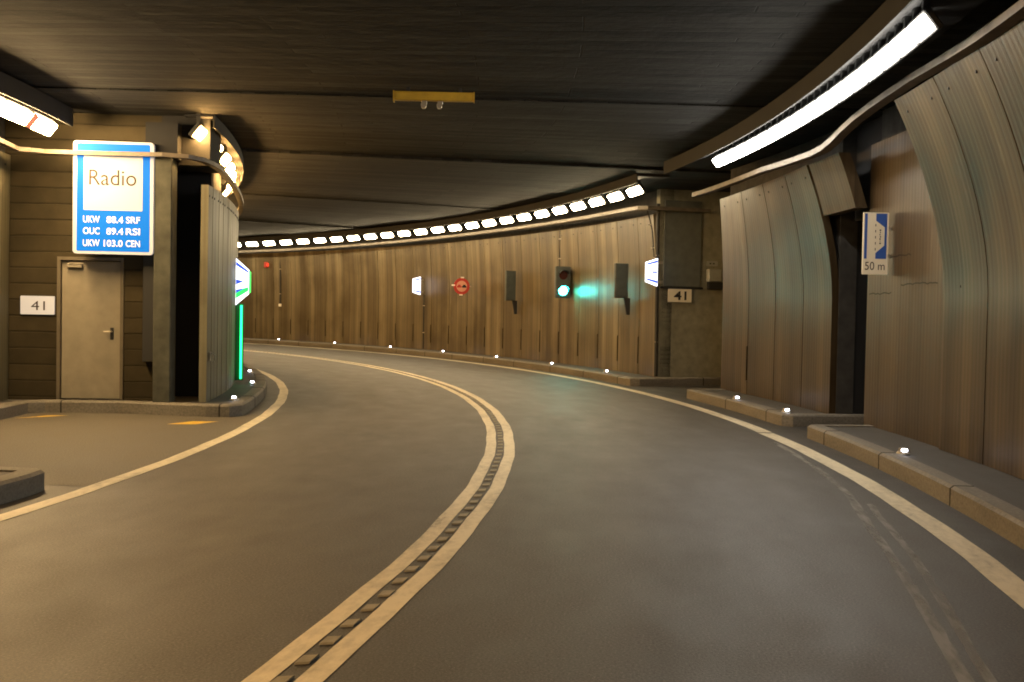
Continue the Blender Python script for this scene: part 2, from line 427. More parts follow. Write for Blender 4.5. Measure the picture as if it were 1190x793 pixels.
# right side, near kerb: ends just short of the dark niche
kerb('granite kerb of the near right footway', rpath(44.87, T0, 1.95)+[P(45.0, 2.08), P(45.75, 2.16)])
slab('footway', rpath(45.06, T0, 1.85)+[P(45.74, 1.9)]+list(reversed(rpath(45.84, T0, 1.85))), 'narrow asphalt footway along the near right wall')
kerb('granite kerb of the short footway between the two niches', [P(47.6, 3.98), P(45.12, 3.78), P(44.98, 3.9)]+rpath(44.96, 4.3, 10.2)+[P(45.05, 10.42), P(45.8, 10.45)], 2.2)
slab('footway', [P(47.6, 4.25), P(45.2, 4.05)]+rpath(45.15, 4.3, 10.2)+list(reversed(rpath(45.84, 4.3, 10.2)))+[P(47.6, 4.6)], 'short asphalt footway between the niches')
kerb('granite kerb along the far right wall', [P(48.1, 14.82), P(45.1, 14.25), P(44.9, 14.35)]+rpath(44.86, 14.6, T1), 2.3)
slab('footway', [P(48.1, 15.1), P(45.2, 14.55)]+rpath(45.05, 14.8, T1)+list(reversed(rpath(45.84, 15.1, T1)))+[P(48.1, 15.2)], 'narrow asphalt footway along the far right wall')
# left side: one kerb that bends into the lay-by recess and out again (travel reversed so its face looks at the road)
lp = rpath(37.03, T0, -5.95)+[P(37.0, -5.6), P(36.9, -5.45), P(34.1, -5.3)]+rpath(33.93, -5.0, 4.2)+[P(33.96, 4.75), P(34.15, 5.0), P(35.2, 4.98), P(36.55, 4.38), P(36.88, 4.38), P(37.02, 4.75)]+rpath(37.03, 5.2, T1)
kerb('granite kerb round the lay-by and the left bend', list(reversed(lp)), 2.1)
slab('footway', rpath(36.84, T0, -6.0)+[P(36.8, -5.8), P(34.0, -5.6), P(34.0, -6.2), P(36.2, -6.35)]+list(reversed(rpath(36.2, T0, -6.4))), 'left footway before the lay-by')
slab('footway', rpath(33.74, -5.9, 4.9)+list(reversed(rpath(33.3, -5.9, 4.9))), 'footway strip along the lay-by wall')
slab('footway', [P(33.4, 5.02), P(33.8, 5.02), P(34.15, 5.28), P(35.2, 5.26), P(36.55, 4.66), P(36.75, 4.68)]+rpath(36.84, 4.9, T1)+list(reversed(rpath(36.0, 8.4, T1)))+[P(33.4, 6.6)], 'left footway round the bend')

# ---------------------------------------------------------------- walls
def lean_off(lean, z): return lean*max(0.0, (z-1.9)/1.97)**1.75
def panel_mesh(r, t0, t1, lean0, lean1, z0=.17, z1=3.87, slot=True, sgn=-1, thick=.11, gap=.012, bolts=True, holes=.055):
    """one precast panel: the face may lean over the road; a drain slot is cut at its foot"""
    b = MB(); g = math.degrees(gap/r); s = math.degrees(holes/r)
    ts = [t0+g, t0+g+s] + [t0+g+s+(t1-g-t0-g-s)*i/3 for i in (1, 2, 3)]
    zs = [z0]+([.42, 1.05] if slot else [])+[z for z in (1.9, 2.15, 2.4, 2.6, 2.8, 3.0, 3.2, 3.4, 3.55, 3.7, 3.85, 3.95) if z0+.02 < z < z1-.02]+[z1]
    zs = sorted(set(zs))
    def pt(i, j, back):
        f = (ts[i]-t0)/(t1-t0); L = lean0+(lean1-lean0)*f
        o = lean_off(L, zs[j])
        return P(r+sgn*o-sgn*(thick if back else 0), ts[i], zs[j])
    ni, nj = len(ts), len(zs)
    def on(i, j): return 0 <= i < ni-1 and 0 <= j < nj-1 and not (slot and i == 0 and zs[j] == .42)
    for i in range(ni-1):
        for j in range(nj-1):
            if not on(i, j): continue
            b.face([pt(i, j, 0), pt(i+1, j, 0), pt(i+1, j+1, 0), pt(i, j+1, 0)])
            b.face([pt(i, j, 1), pt(i, j+1, 1), pt(i+1, j+1, 1), pt(i+1, j, 1)])
            for di, dj, e in ((-1, 0, ((i, j), (i, j+1))), (1, 0, ((i+1, j), (i+1, j+1))), (0, -1, ((i, j), (i+1, j))), (0, 1, ((i, j+1), (i+1, j+1)))):
                if not on(i+di, j+dj):
                    (a0, a1), (c0, c1) = e
                    b.face([pt(a0, a1, 0), pt(c0, c1, 0), pt(c0, c1, 1), pt(a0, a1, 1)])
    if bolts:
        for f in (.2, .8):
            t = t0+(t1-t0)*f; L = lean0+(lean1-lean0)*f; z = z1-.16
            o = lean_off(L, z); c = P(r+sgn*o, t, z); a = math.radians(t)
            n = Vector((math.cos(a), math.sin(a), 0))*sgn; y = Vector((-math.sin(a), math.cos(a), 0)); up = Vector((0, 0, 1))
            ring = [[c+n*k+(y*math.cos(2*PI*q/8)+up*math.sin(2*PI*q/8))*rad for q in range(8)] for k, rad in ((-.02, .018), (.010, .016))]
            b.loft(ring, 1)
    return b
def lean_at(t): return .50 if t < 3 else (.50-(t-3)/7.5*.38 if t < 10.5 else .11)
def wall(label, mb, m, name='concrete_wall'):
    o = mb.build(name, m); return tag(o, label, 'wall')

# far right wall (beyond the wide niche)
b = MB(); b.pbox(45.84, 46.1, 15.1, T1, 0, 3.9, 0); b.pbox(45.84, 46.1, 15.1, T1, 3.9, 4.45, 1)
wf = wall('long curved brown panelled wall on the far right, behind the green signal', b, [M['soot'], M['soot']])
ed = [15.12]+[16.35+1.58*k for k in range(30)]
for k, (a, c) in enumerate(zip(ed, ed[1:])):
    panel_mesh(45.72, a, c, lean_at(a), lean_at(c), slot=k > 0).build('panel', [M['panel'], M['ink']], wf, smooth=True)
b = MB(); b.pbox(45.72, 45.83, ed[-1], T1, .17, 3.87); b.build('panel', M['panel'], wf)
# middle right wall between the niches
b = MB(); b.pbox(45.84, 46.1, 4.05, 10.5, 0, 4.45)
wm = wall('short brown panelled wall standing between the two right-hand niches', b, M['soot'])
ed = [4.05, 5.6, 7.2, 8.82, 10.52]
for k, (a, c) in enumerate(zip(ed, ed[1:])):
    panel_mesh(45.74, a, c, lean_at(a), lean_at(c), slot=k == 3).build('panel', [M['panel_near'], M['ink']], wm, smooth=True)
# lintel over the near niche
b = panel_mesh(45.74, 2.30, 3.98, .46, .44, z0=3.12, z1=3.86, slot=False, bolts=False, thick=.16)
lin = tag(b.build('lintel_panel', [M['flat_wall'], M['ink']]), 'short leaning concrete panel over the dark near niche', 'wall panel')
# near right wall: flat stretch, then leaning panels
b = MB(); b.pbox(45.76, 46.1, -1.0, 2.4, 0, 3.98, 1); b.pbox(45.84, 46.1, T0, -1.02, 0, 3.95, 0); b.pbox(45.9, 46.1, T0, 2.4, 3.95, 4.45, 0)
# shallow horizontal cracks in the flat stretch
for (t0, t1, z) in ((.5, 2.1, 2.42), (-.6, .9, 2.05), (1.3, 2.3, 1.95)):
    rows = []
    for t in arc(t0, t1, .1):
        zz = z+random.uniform(-.012, .012); rows.append([P(45.757, t, zz-.009), P(45.757, t, zz+.009)])
    b.loft(rows, 2, closed=False, cap=False)
wn = wall('near right brown wall whose panels lean over the kerb, behind the 50 m sign', b, [M['soot'], M['flat_wall'], M['joint']])
ed = [-1.0-1.58*k for k in range(9)]
for c, a in zip(ed, ed[1:]):
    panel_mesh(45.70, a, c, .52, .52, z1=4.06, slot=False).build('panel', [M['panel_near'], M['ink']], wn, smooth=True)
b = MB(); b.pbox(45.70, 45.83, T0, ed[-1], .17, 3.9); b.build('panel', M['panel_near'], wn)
# the two niches
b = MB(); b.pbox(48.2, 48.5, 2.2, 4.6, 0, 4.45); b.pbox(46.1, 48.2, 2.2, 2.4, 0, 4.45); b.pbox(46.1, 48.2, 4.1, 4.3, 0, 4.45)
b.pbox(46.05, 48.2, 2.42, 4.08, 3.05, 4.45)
wall('dark walls inside the narrow near niche', b, M['dark'], 'niche_wall')  # the niche's shade is painted as a near-black wall colour
b = MB(); b.pbox(48.2, 48.5, 10.2, 15.4, 0, 4.45); b.pbox(46.1, 48.2, 10.3, 10.5, 0, 4.45); b.pbox(45.76, 48.2, 15.1, 15.35, 0, 4.45)
nw = wall('grey green end wall of the wide niche, behind the cream 41 plate', b, M['grey_wall'], 'niche_wall')
def radial(name, label, cat, t, group=None):   # thing whose local X is the radius measured from the ring centre
    return thing(name, label, cat, (CX, CY, 0), math.radians(t), group)
def rpart(name, m, parent, r0, r1, z0, z1, y0, y1, b=0.0):
    mb = MB(); mb.box(r0, r1, y0, y1, z0, z1, 0, b); return mb.build(name, m, parent, polar=False)
# parts standing on radial faces use y measured along the tangent, 0 = that face
M['cover'] = plain('grey_cover_paint', (.12, .125, .105), .7, var=.2)
d = radial('cover_plate', 'large dark grey cover plate on the wide niche end wall above the 41', 'panel', 15.1)
rpart('sheet', M['cover'], d, 45.86, 46.78, 2.24, 4.2, -.05, -.004, .01)
rpart('rim', M['black_metal'], d, 45.80, 46.84, 2.19, 2.235, -.06, -.004)

# left walls
b = MB(); b.pbox(33.2, 33.45, -6.6, 5.6, 0, 4.45)
wr = wall('grey panelled wall along the left lay-by, left of the 41 plate', b, M['soot'])
ed = [-6.3+1.94*k for k in range(7)]
for a, c in zip(ed, ed[1:]):
    bb = panel_mesh(33.56, a, min(c, 5.42), 0.02, 0.02, z1=3.78, slot=False, sgn=1); bb.build('panel', [M['panel_left'], M['ink']], wr, smooth=True)
we = radial('end_wall', 'board marked brown end wall of the lay-by, holding the door', 'wall', 5.5)
mb = MB(); mb.box(33.46, 34.22, 0, .3, 0, 4.45); mb.box(34.22, 35.19, 0, .3, 2.31, 4.45); mb.box(35.19, 35.72, 0, .3, 0, 4.45); mb.box(34.2, 35.2, .31, .36, 0, 2.4)
mb.build('wall_face', M['boards'], we, polar=False)
mb = MB(); mb.box(35.66, 36.3, 0.9, 1.1, 0, 4.45); mb.box(35.64, 35.70, .301, .9, 0, 4.45); mb.box(35.73, 36.44, -.05, .9, 3.72, 4.45); mb.box(35.56, 36.02, -.33, -.052, 3.78, 4.30)  # top boxes added: one blocks lamp light, one stands in for shade
mb.build('opening_shade_lining', M['dark'], we, polar=False)  # black colour carries the opening's shade
pl = radial('pilaster', 'narrow grey concrete pilaster standing right of the door before the black opening', 'pilaster', 5.3)
rpart('shaft', M['pilaster'], pl, 35.71, 35.96, .06, 3.775, -.28, .1, .012)
rpart('foot_plate', M['black_metal'], pl, 35.68, 36.0, 0.0, .06, -.33, .1, .01)
cb = radial('dark_wall_box', 'slim dark box fixed beside the pilaster under the radio sign', 'cabinet', 5.5)  # plain dark upright box against the wall
rpart('body', M['black_metal'], cb, 35.50, 35.67, .76, 2.36, -.16, -.003, .01)
rpart('lid', M['grey_metal'], cb, 35.505, 35.665, 2.36, 2.43, -.17, -.003, .01)
b = MB(); b.pbox(36.15, 36.335, 6.9, T1, 0, 3.5); b.pbox(35.85, 36.1, 8.0, T1, 3.4, 4.45)
b.pbox(35.6, 36.45, T0, -6.3, 0, 4.45)
wl = wall('curved grey left wall with upright panels behind the green light strip', b, M['soot'])
ed = [5.15]
for k in range(22): ed.append(ed[-1]+(.62, .95, .78, 1.05, .70)[k % 5])
for a, c in zip(ed, ed[1:]):
    panel_mesh(36.45, a, c, .01, .01, z1=3.42, slot=False, sgn=1, gap=.022).build('panel', [M['panel_left'], M['ink']], wl, smooth=True)
b = MB(); b.pbox(36.34, 36.45, ed[-1], T1, .17, 3.42); b.build('panel', M['panel_left'], wl)
# added closing walls far out of sight so that no daylight gets in
b = MB(); b.pbox(32.9, 49.2, T1-.4, T1-.1, 0, 4.45); wall('added blank wall closing the far end of the curve', b, M['soot'], 'light_seal_wall')
b = MB(); b.pbox(32.9, 49.2, T0+.1, T0+.4, 0, 4.45); wall('added blank wall closing the road behind the camera', b, M['soot'], 'light_seal_wall')

# ---------------------------------------------------------------- lamps
def make_lamp(name, label, m, length, tilt, group, wide=.30):
    root = thing(name, label, 'lamp', (0, 0, 0), 0, group)
    R = Matrix.Rotation(tilt, 4, 'Y')
    h = MB(); L = length/2; w = wide/2
    h.box(-w-.03, w+.03, -L-.015, L+.015, .012, .075, 0, .012, R)
    h.build('housing', M['black_metal'], root, polar=False)
    for sgn in (-1, 1):
        k = MB(); k.box(-.03, .03, sgn*L*.6-.02, sgn*L*.6+.02, .06, .30); k.build('hanger', M['black_metal'], root, polar=False)
    d = MB(); d.box(-w, w, -L, L, -.06, .010, 0, .015, R)
    d.build('diffuser', m, root, polar=False)
    return root
ORD = ['first', 'second', 'third', 'fourth', 'fifth', 'sixth', 'seventh', 'eighth', 'ninth', 'tenth', 'eleventh', 'twelfth', 'thirteenth', 'fourteenth', 'fifteenth', 'sixteenth', 'seventeenth', 'eighteenth', 'nineteenth', 'twentieth', 'twenty-first', 'twenty-second', 'twenty-third', 'twenty-fourth']
def lamp_row(proto, spots, r, z, labels, group):
    for (t, lb) in zip(spots, labels):
        dup(proto, P(r, t, z), math.radians(t), lb, group)
TL = math.radians(52)
# far right row
g = 'ceiling lamps along the far right wall'
pf = make_lamp('tunnel_lamp', 'x', M['lamp_far'], .70, TL, g, .165)
sp = [13.05+1.583*k for k in range(24)]
lb = ['%s bright lamp from the right-hand end of the far wall row' % ORD[k].capitalize() for k in range(24)]
lamp_row(pf, sp[1:], 44.56, 4.19, lb[1:], g)
pf.location = P(44.56, sp[0], 4.19); pf.rotation_euler = (0, 0, math.radians(sp[0])); pf['label'] = 'Lamp at the right-hand end of the far wall row, above the wide niche'
sp = [13.05+1.583*k for k in range(24, 32)]
lamp_row(pf, sp, 44.56, 4.19, ['lamp of the far row hidden round the bend']*len(sp), 'lamps hidden round the bend')
# near right strip
g = 'lamps of the near right strip'
pn = make_lamp('tunnel_lamp', 'x', M['lamp_near'], .485, TL, g, .155)
sp = [-4.55+.722*k for k in range(16)]
lb = ['%s white lamp from the near end of the continuous right-hand strip' % ORD[k].capitalize() for k in range(16)]
lamp_row(pn, sp[1:], 44.5, 4.15, lb[1:], g)
pn.location = P(44.5, sp[0], 4.15); pn.rotation_euler = (0, 0, math.radians(sp[0])); pn['label'] = 'White lamp at the near top end of the continuous right-hand strip'
sp = [-14.5-1.4*k for k in range(14)]
lamp_row(pn, sp, 44.5, 4.15, ['white lamp of the right-hand row behind the camera']*len(sp), 'right lamps behind the camera')
# left bend row
g = 'lamps along the left bend'
pl_ = make_lamp('tunnel_lamp', 'x', M['lamp_left'], .46, -TL, g, .18)
sp = [5.35, 7.75, 9.85, 11.95, 14.05, 16.15, 18.25, 20.35]
lb = ['%s lamp from the near end of the row on the left bend' % ORD[k].capitalize() for k in range(8)]
lamp_row(pl_, sp[1:], 36.3, 4.19, lb[1:], g)
pl_.location = P(36.3, sp[0], 4.19); pl_.rotation_euler = (0, 0, math.radians(sp[0])); pl_['label'] = 'Lone nearest lamp of the left bend row, above the black opening'
sp = [22.45+2.1*k for k in range(14)]
lamp_row(pl_, sp, 36.3, 4.19, ['lamp of the left row hidden round the bend']*len(sp), 'left lamps hidden round the bend')
sp = [-11.5-1.9*k for k in range(10)]
lamp_row(pl_, sp, 36.6, 4.1, ['lamp of the left row behind the camera']*len(sp), 'left lamps behind the camera')
# lay-by row
g = 'lamps over the lay-by'
pr_ = make_lamp('tunnel_lamp', 'x', M['lamp_layby'], .74, -TL, g, .20)
sp = [3.98, 2.42, 1.05, -.30]
lb = ['Lamp at the right-hand end of the lay-by row, beyond its orange piece', 'Lamp of the lay-by row just left of the orange piece', 'Lamp of the lay-by row at the left picture edge']+['lamp of the lay-by row out of view']
lamp_row(pr_, sp[1:], 34.28, 4.12, lb[1:], g)
pr_.location = P(34.28, sp[0], 4.12); pr_.rotation_euler = (0, 0, math.radians(sp[0])); pr_['label'] = lb[0]
o = on_ring('lamp_coupling', 'orange red coupling between the last two lamps over the lay-by', 'lamp', 34.28, 3.2, 4.12)
R = Matrix.Rotation(-TL, 4, 'Y')
mb = MB(); mb.box(-.105, .105, -.10, .10, -.062, .010, 0, .01, R); mb.build('cover', M['lamp_red'], o, polar=False)
mb = MB(); mb.box(-.13, .13, -.10, .10, .012, .075, 0, .01, R); mb.build('housing', M['black_metal'], o, polar=False)

def channel(label, r0, r1, t0, t1, z0, lip, zl, z1=4.447):  # inner lip added to keep lamp light off the ceiling
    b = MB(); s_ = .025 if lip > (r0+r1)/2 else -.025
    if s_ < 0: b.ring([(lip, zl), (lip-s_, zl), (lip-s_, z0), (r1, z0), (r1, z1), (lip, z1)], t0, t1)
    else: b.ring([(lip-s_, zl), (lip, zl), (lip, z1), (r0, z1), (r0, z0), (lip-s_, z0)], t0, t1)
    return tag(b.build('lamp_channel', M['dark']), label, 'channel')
channel('black channel carrying the continuous near right lamp strip', 44.27, 45.0, T0+.5, 9.6, 4.36, 44.25, 4.215)
channel('black channel carrying the far right lamp row', 44.33, 45.0, 12.0, T1-.5, 4.40, 44.30, 4.26)
channel('black channel carrying the lamps of the left bend', 36.1, 36.45, 5.1, T1-.5, 4.42, 36.54, 4.26)
channel('black channel carrying the lay-by lamps', 34.0, 34.6, -6.2, 4.9, 4.36, 34.54, 4.19)

# cable trays
def tray(label, path, w=.13, h=.075):
    pr = [(w/2, -h/2), (-w/2, -h/2), (-w/2, h/2), (w/2, h/2)]
    b = sweep(path, pr); t = tag(b.build('cable_tray', M['duct']), label, 'cable tray')
    return t
pts = [(-40, 4.07), (-5.85, 4.06), (-4.45, 4.07), (-3.1, 4.10), (-2.2, 4.12), (-1.2, 4.11), (-.4, 4.09), (.4, 4.05), (1.0, 3.99), (1.5, 3.92), (2.0, 3.875), (2.6, 3.865), (3.9, 3.89), (5.5, 3.93), (6.8, 3.92), (9.2, 3.90), (10.6, 3.90)]
path = []
for (t0, z0), (t1, z1) in zip(pts, pts[1:]):
    for k in range(3 if t0 > -20 else 40):
        f = k/(3 if t0 > -20 else 40); path.append(P(45.02, t0+(t1-t0)*f, z0+(z1-z0)*f))
tray('beige cable tray dipping along the near right wall under the continuous lamp strip', path)
tray('beige cable tray running along the far right wall and across the wide niche', [P(46.9, 14.86, 3.98), P(46.2, 14.82, 3.98), P(45.35, 14.75, 3.98), P(45.2, 14.9, 3.98)]+[P(45.18, t, 3.98+.05*math.sin((t-14)/24*PI)) for t in arc(15.3, 52, .8)], .12, .08)
tray('beige cable tray crossing the radio sign and curving round the left bend', [P(33.85, t, 3.86+(1.5-t)*.02) for t in arc(-5, 4.4, .8)]+[P(33.95, 4.75, 3.82), P(34.15, 4.85, 3.81), P(35.0, 4.75, 3.80), P(35.85, 4.66, 3.80), P(36.2, 4.75, 3.79), P(36.38, 5.0, 3.77), P(36.46, 5.4, 3.75)]+[P(36.5, t, max(3.62, 3.75-.02*(t-5.4))) for t in arc(6, 30, .8)], .10, .06)

# kerb marker studs
def make_stud(label):
    o = on_ring('kerb_marker', label, 'marker light', 45.1, 0, .17, 'white marker lights on the kerbs')
    m = MB(); m.disc((0, 0), 'z', .075, 0, .03, 16, 0, .055); m.build('base', M['steel'], o, polar=False)
    m = MB(); m.box(-.028, .028, -.056, -.03, .026, .056, 0, .006); m.box(-.04, .04, -.032, .04, .024, .060, 1, .008)
    m.build('lens', [M['led'], M['steel']], o, polar=False)
    return o
studs = [(45.12, -1.72, 'White marker light on the near right kerb below the 50 m sign'), (45.14, 3.38+.9, 'White marker light at the near end of the short middle kerb'), (45.08, 7.18, 'White marker light halfway along the short middle kerb'),
         (45.1, 16.97, 'White marker light at the near end of the far kerb, left of the 41 plate'), (45.05, 21.42, 'White marker light on the far kerb right under the green signal'), (45.05, 26.3, 'White marker light under the left dark signal back'),
         (45.08, 31.2, 'White marker light under the red round sign'), (45.06, 36.0, 'White marker light left of the pole of the far emergency sign'), (45.08, 41.2, 'White marker light second from the left on the far kerb'), (45.1, 46.4, 'Leftmost white marker light on the far kerb'),
         (36.80, 5.84, 'White marker light at the near corner of the left kerb'), (36.78, 11.23, 'White marker light just right of the green strip foot'), (36.76, 16.64, 'Farthest white marker light on the left bend kerb')]
s0 = make_stud(studs[0][2])
for k, (r, t, l) in enumerate(studs):
    z = KH-.002 if r < 40 or r < 45.16 else .166
    if k == 0: s0.location = P(r, t, z); s0.rotation_euler = (0, 0, math.radians(t))
    else: dup(s0, P(r, t, z), math.radians(t+(8 if r > 40 else 0)), l)

# ---------------------------------------------------------------- signs and fittings
# radio sign
sg = radial('radio_sign', 'big blue and white radio frequency sign above the door', 'sign', 5.5)
X0, X1, Z0, Z1 = 34.56, 35.70, 2.345, 3.985
W = X1-X0; H = Z1-Z0
def rrect(x0, x1, z0, z1, r, n=6):
    out = []
    for cx, cz, a in ((x1-r, z0+r, -90), (x1-r, z1-r, 0), (x0+r, z1-r, 90), (x0+r, z0+r, 180)):
        for k in range(n+1):
            q = math.radians(a+90*k/n); out.append((cx+r*math.cos(q), cz+r*math.sin(q)))
    return out
def plate(name, outline, y0, y1, m, parent):
    mb = MB(); mb.prism(outline, 'y', y0, y1); return mb.build(name, m, parent, polar=False)
plate('border', rrect(X0, X1, Z0, Z1, .05), -0.420, -0.340, M['lit_white'], sg)
plate('blue_field', rrect(X0+.055, X1-.05, Z0+.04, Z1-.035, .02), -0.423, -0.421, M['lit_blue'], sg)
zt = lambda px: Z1-(px-45)/720*H
xt = lambda px: X0+(px-30)/522*W
plate('white_panel', rrect(xt(100), xt(482), zt(486), zt(134), .01), -0.427, -0.424, M['lit_white'], sg)
lettering('Radio', xt(288), zt(326), .225, M['brown_ink'], sg, -.430, .67)
for row, (a, c, e) in zip((566, 640, 717), (('UKW', '88.4', 'SRF'), ('OUC', '89.4', 'RSI'), ('UKW', '103.0', 'CEN'))):
    lettering(a, xt(98), zt(row), .098, M['lit_text'], sg, -.4275, .235, align='LEFT', bold=.014)
    lettering(c, xt(250 if c != '103.0' else 233), zt(row), .098, M['lit_text'], sg, -.4275, .235 if c != '103.0' else .265, align='LEFT', bold=.014)
    lettering(e, xt(376), zt(row), .098, M['lit_text'], sg, -.4275, .20, align='LEFT', bold=.014)
for x in (X0+.25, X1-.25):
    mb = MB(); mb.box(x-.03, x+.03, -.34, -.001, Z0+.1, Z0+.16); mb.box(x-.03, x+.03, -.34, -.001, Z1-.16, Z1-.1); mb.box(x-.03, x+.03, -.335, -.30, Z0+.161, Z1-.161)
    mb.build('wall_bracket', M['steel'], sg, polar=False)
# door
dr = radial('service_door', 'plain greige steel service door in the lay-by end wall', 'door', 5.5)
rpart('leaf', M['door'], dr, 34.275, 35.135, .185, 2.255, .04, .09, .006)
mb = MB(); mb.box(34.222, 34.27, -.02, .2, .17, 2.31); mb.box(35.14, 35.188, -.02, .2, .17, 2.31); mb.box(34.27, 35.14, -.02, .2, 2.262, 2.31)
mb.build('frame', M['frame'], dr, polar=False)
cs = rpart('closer', M['steel'], dr, 34.36, 34.58, 2.15, 2.21, -.03, .039, .008)
mb = MB(); mb.box(34.40, 34.60, -.045, -.032, 2.205, 2.225); mb.build('arm', M['steel'], cs, polar=False)
hp = rpart('handle_plate', M['black_metal'], dr, 34.985, 35.035, 1.08, 1.26, .028, .039, .004)
mb = MB(); mb.tube([(35.01, .03, 1.2), (35.01, -.02, 1.2), (34.90, -.02, 1.2)], .011); mb.build('handle', M['steel'], hp, polar=False)
# 41 plates
p = radial('number_plate', 'bright white 41 plate left of the greige door', 'sign', 5.5)
plate('board', rrect(33.70, 34.19, 1.44, 1.715, .015), -.03, -.004, M['lit_white'], p)  # plate given a slight glow of its own
lettering('41', 33.955, 1.505, .135, M['brown_ink'], p, -.033, .20)
p = radial('number_plate', 'cream 41 plate with bold black digits on the wide niche wall', 'sign', 15.1)
plate('board', rrect(45.975, 46.545, 1.885, 2.185, .012), -.09, -.062, M['cream'], p)
lettering('41', 46.265, 1.935, .20, M['ink'], p, -.093, .31, bold=.02)
mb = MB(); mb.box(46.1, 46.16, -.061, -.002, 1.95, 2.1); mb.box(46.36, 46.42, -.061, -.002, 1.95, 2.1); mb.build('spacer', M['steel'], p, polar=False)
# 50 m lay-by sign
sg = on_ring('layby_sign', 'blue and white 50 m lay-by sign sticking out from the near right wall', 'sign', 45.40, 1.42, 2.19, turn=-3)
w, h = .325, .80
plate('board', rrect(0, w, 0, h, .01), -.012, .012, M['cream'], sg)
q = lambda x, y: ((x-165)/240*w, h-(y-130)/565*h)
plate('blue_bar', [q(178, 552), q(203, 552), q(203, 140), q(178, 140)], -.015, -.0125, M['blue'], sg)
plate('blue_field', [q(285, 140), q(285, 205), q(368, 265), q(368, 430), q(285, 500), q(285, 552), q(388, 552), q(388, 140)], -.015, -.0125, M['blue'], sg)
mb = MB()
for y in (235, 290, 345, 400, 455):
    a = q(279, y+22); c = q(286, y); mb.box(a[0], c[0], -.0148, -.0122, a[1], c[1])
for k, y in enumerate((285, 305, 325, 345, 365, 385, 405)):
    a = q(320+(k % 2)*4, y+13); c = q(334-(k % 3)*3, y); mb.box(a[0], c[0], -.0148, -.0122, a[1], c[1])
mb.build('lane_mark', M['brown_ink'], sg, polar=False)
lettering('50 m', w*.49, h-(655-130)/565*h, .105, M['brown_ink'], sg, -.0145, w*.78)
mb = MB(); mb.box(w-.002, w+.06, -.01, .02, h*.28, h*.33); mb.box(w-.002, w+.06, -.01, .02, h*.72, h*.77); mb.build('wall_arm', M['steel'], sg, polar=False)
# no-overtaking sign
sg = on_ring('round_sign', 'round red rimmed no overtaking sign on the far brown wall', 'sign', 45.3, 30.1, 2.37, turn=-10)
mb = MB(); mb.disc((0, 0), 'y', .27, -.01, .01, 40); mb.build('rim', M['red'], sg, polar=False)
mb = MB(); mb.disc((0, 0), 'y', .18, -.014, -.0105, 40); mb.build('field', M['pink'], sg, polar=False)
def car_icon(x, m, nm):
    mb = MB(); mb.prism([(x-.075, -.045), (x+.075, -.045), (x+.078, .0), (x+.05, .012), (x+.035, .05), (x-.035, .05), (x-.05, .012), (x-.078, 0)], 'y', -.017, -.0145)
    return mb.build(nm, m, sg, polar=False)
car_icon(-.085, M['red'], 'red_car_symbol'); car_icon(.085, M['ink'], 'black_car_symbol')
for x, z in ((-.28, .03), (.02, .285), (-.02, -.28)):
    mb = MB(); mb.box(x-.055, x+.055, -.013, .014, z-.022, z+.022, 0, .005); mb.build('clip', M['white'], sg, polar=False)
mb = MB(); mb.box(-.02, .34, .011, .04, -.02, .02); mb.build('wall_arm', M['steel'], sg, polar=False)
# traffic signal and two dark backs
def signal_case(root, r0, r1, z0, z1):
    pass
g = 'signal boxes on the far right wall'
sg = on_ring('traffic_signal', 'traffic signal with a glaring green lens on the far right wall', 'traffic light', 45.42, 21.6, 1.98, turn=-8)
mb = MB(); mb.box(-.21, .21, 0, .16, 0, .86, 0, .02); mb.build('case', M['grey_metal'], sg, polar=False)
for z, m, nm in ((.20, 'green', 'green_lens'), (.62, 'dead_lens', 'red_lens')):
    mb = MB(); mb.disc((0, z), 'y', .12, -.012, .01, 28); ln = mb.build(nm, M[m], sg, polar=False)
    mb = MB()
    ring = []
    for k in range(15):
        a = math.radians(20+140*k/14); ring.append([Vector((rr*math.cos(a), y, z+rr*math.sin(a))) for rr, y in ((.135, 0), (.145, 0), (.145, -.16), (.135, -.16))])
    mb.loft(ring); mb.build('visor', M['black_metal'], ln, polar=False)
mb = MB(); mb.box(.05, .20, .161, .20, .1, .2); mb.box(.05, .20, .161, .20, .66, .76); mb.box(.051, .26, .201, .23, .1, .76); mb.build('bracket', M['black_metal'], sg, polar=False)
def dark_back(label, r, t, z, w, h):
    o = on_ring('signal_box', label, 'signal box', r, t, z, g)
    mb = MB(); mb.box(-w/2, w/2, 0, .10, 0, h, 0, .012); mb.build('case', M['grey_metal'], o, polar=False)
    mb = MB(); mb.box(-w/2+.02, w/2-.02, -.012, -.001, .03, h-.03, 0, .004); mb.build('door', M['grey_metal'], o, polar=False)
    mb = MB(); mb.prism([(w/2-.09, 0), (w/2+.07, 0), (w/2+.07, -.40), (w/2-.01, -.40)], 'y', .03, .08); mb.build('bracket', M['black_metal'], o, polar=False)
dark_back('dark unlit signal box right of the green signal', 45.435, 16.9, 1.97, .34, .83)
dark_back('dark unlit box between the green signal and the red round sign', 45.44, 26.1, 1.91, .33, .90)
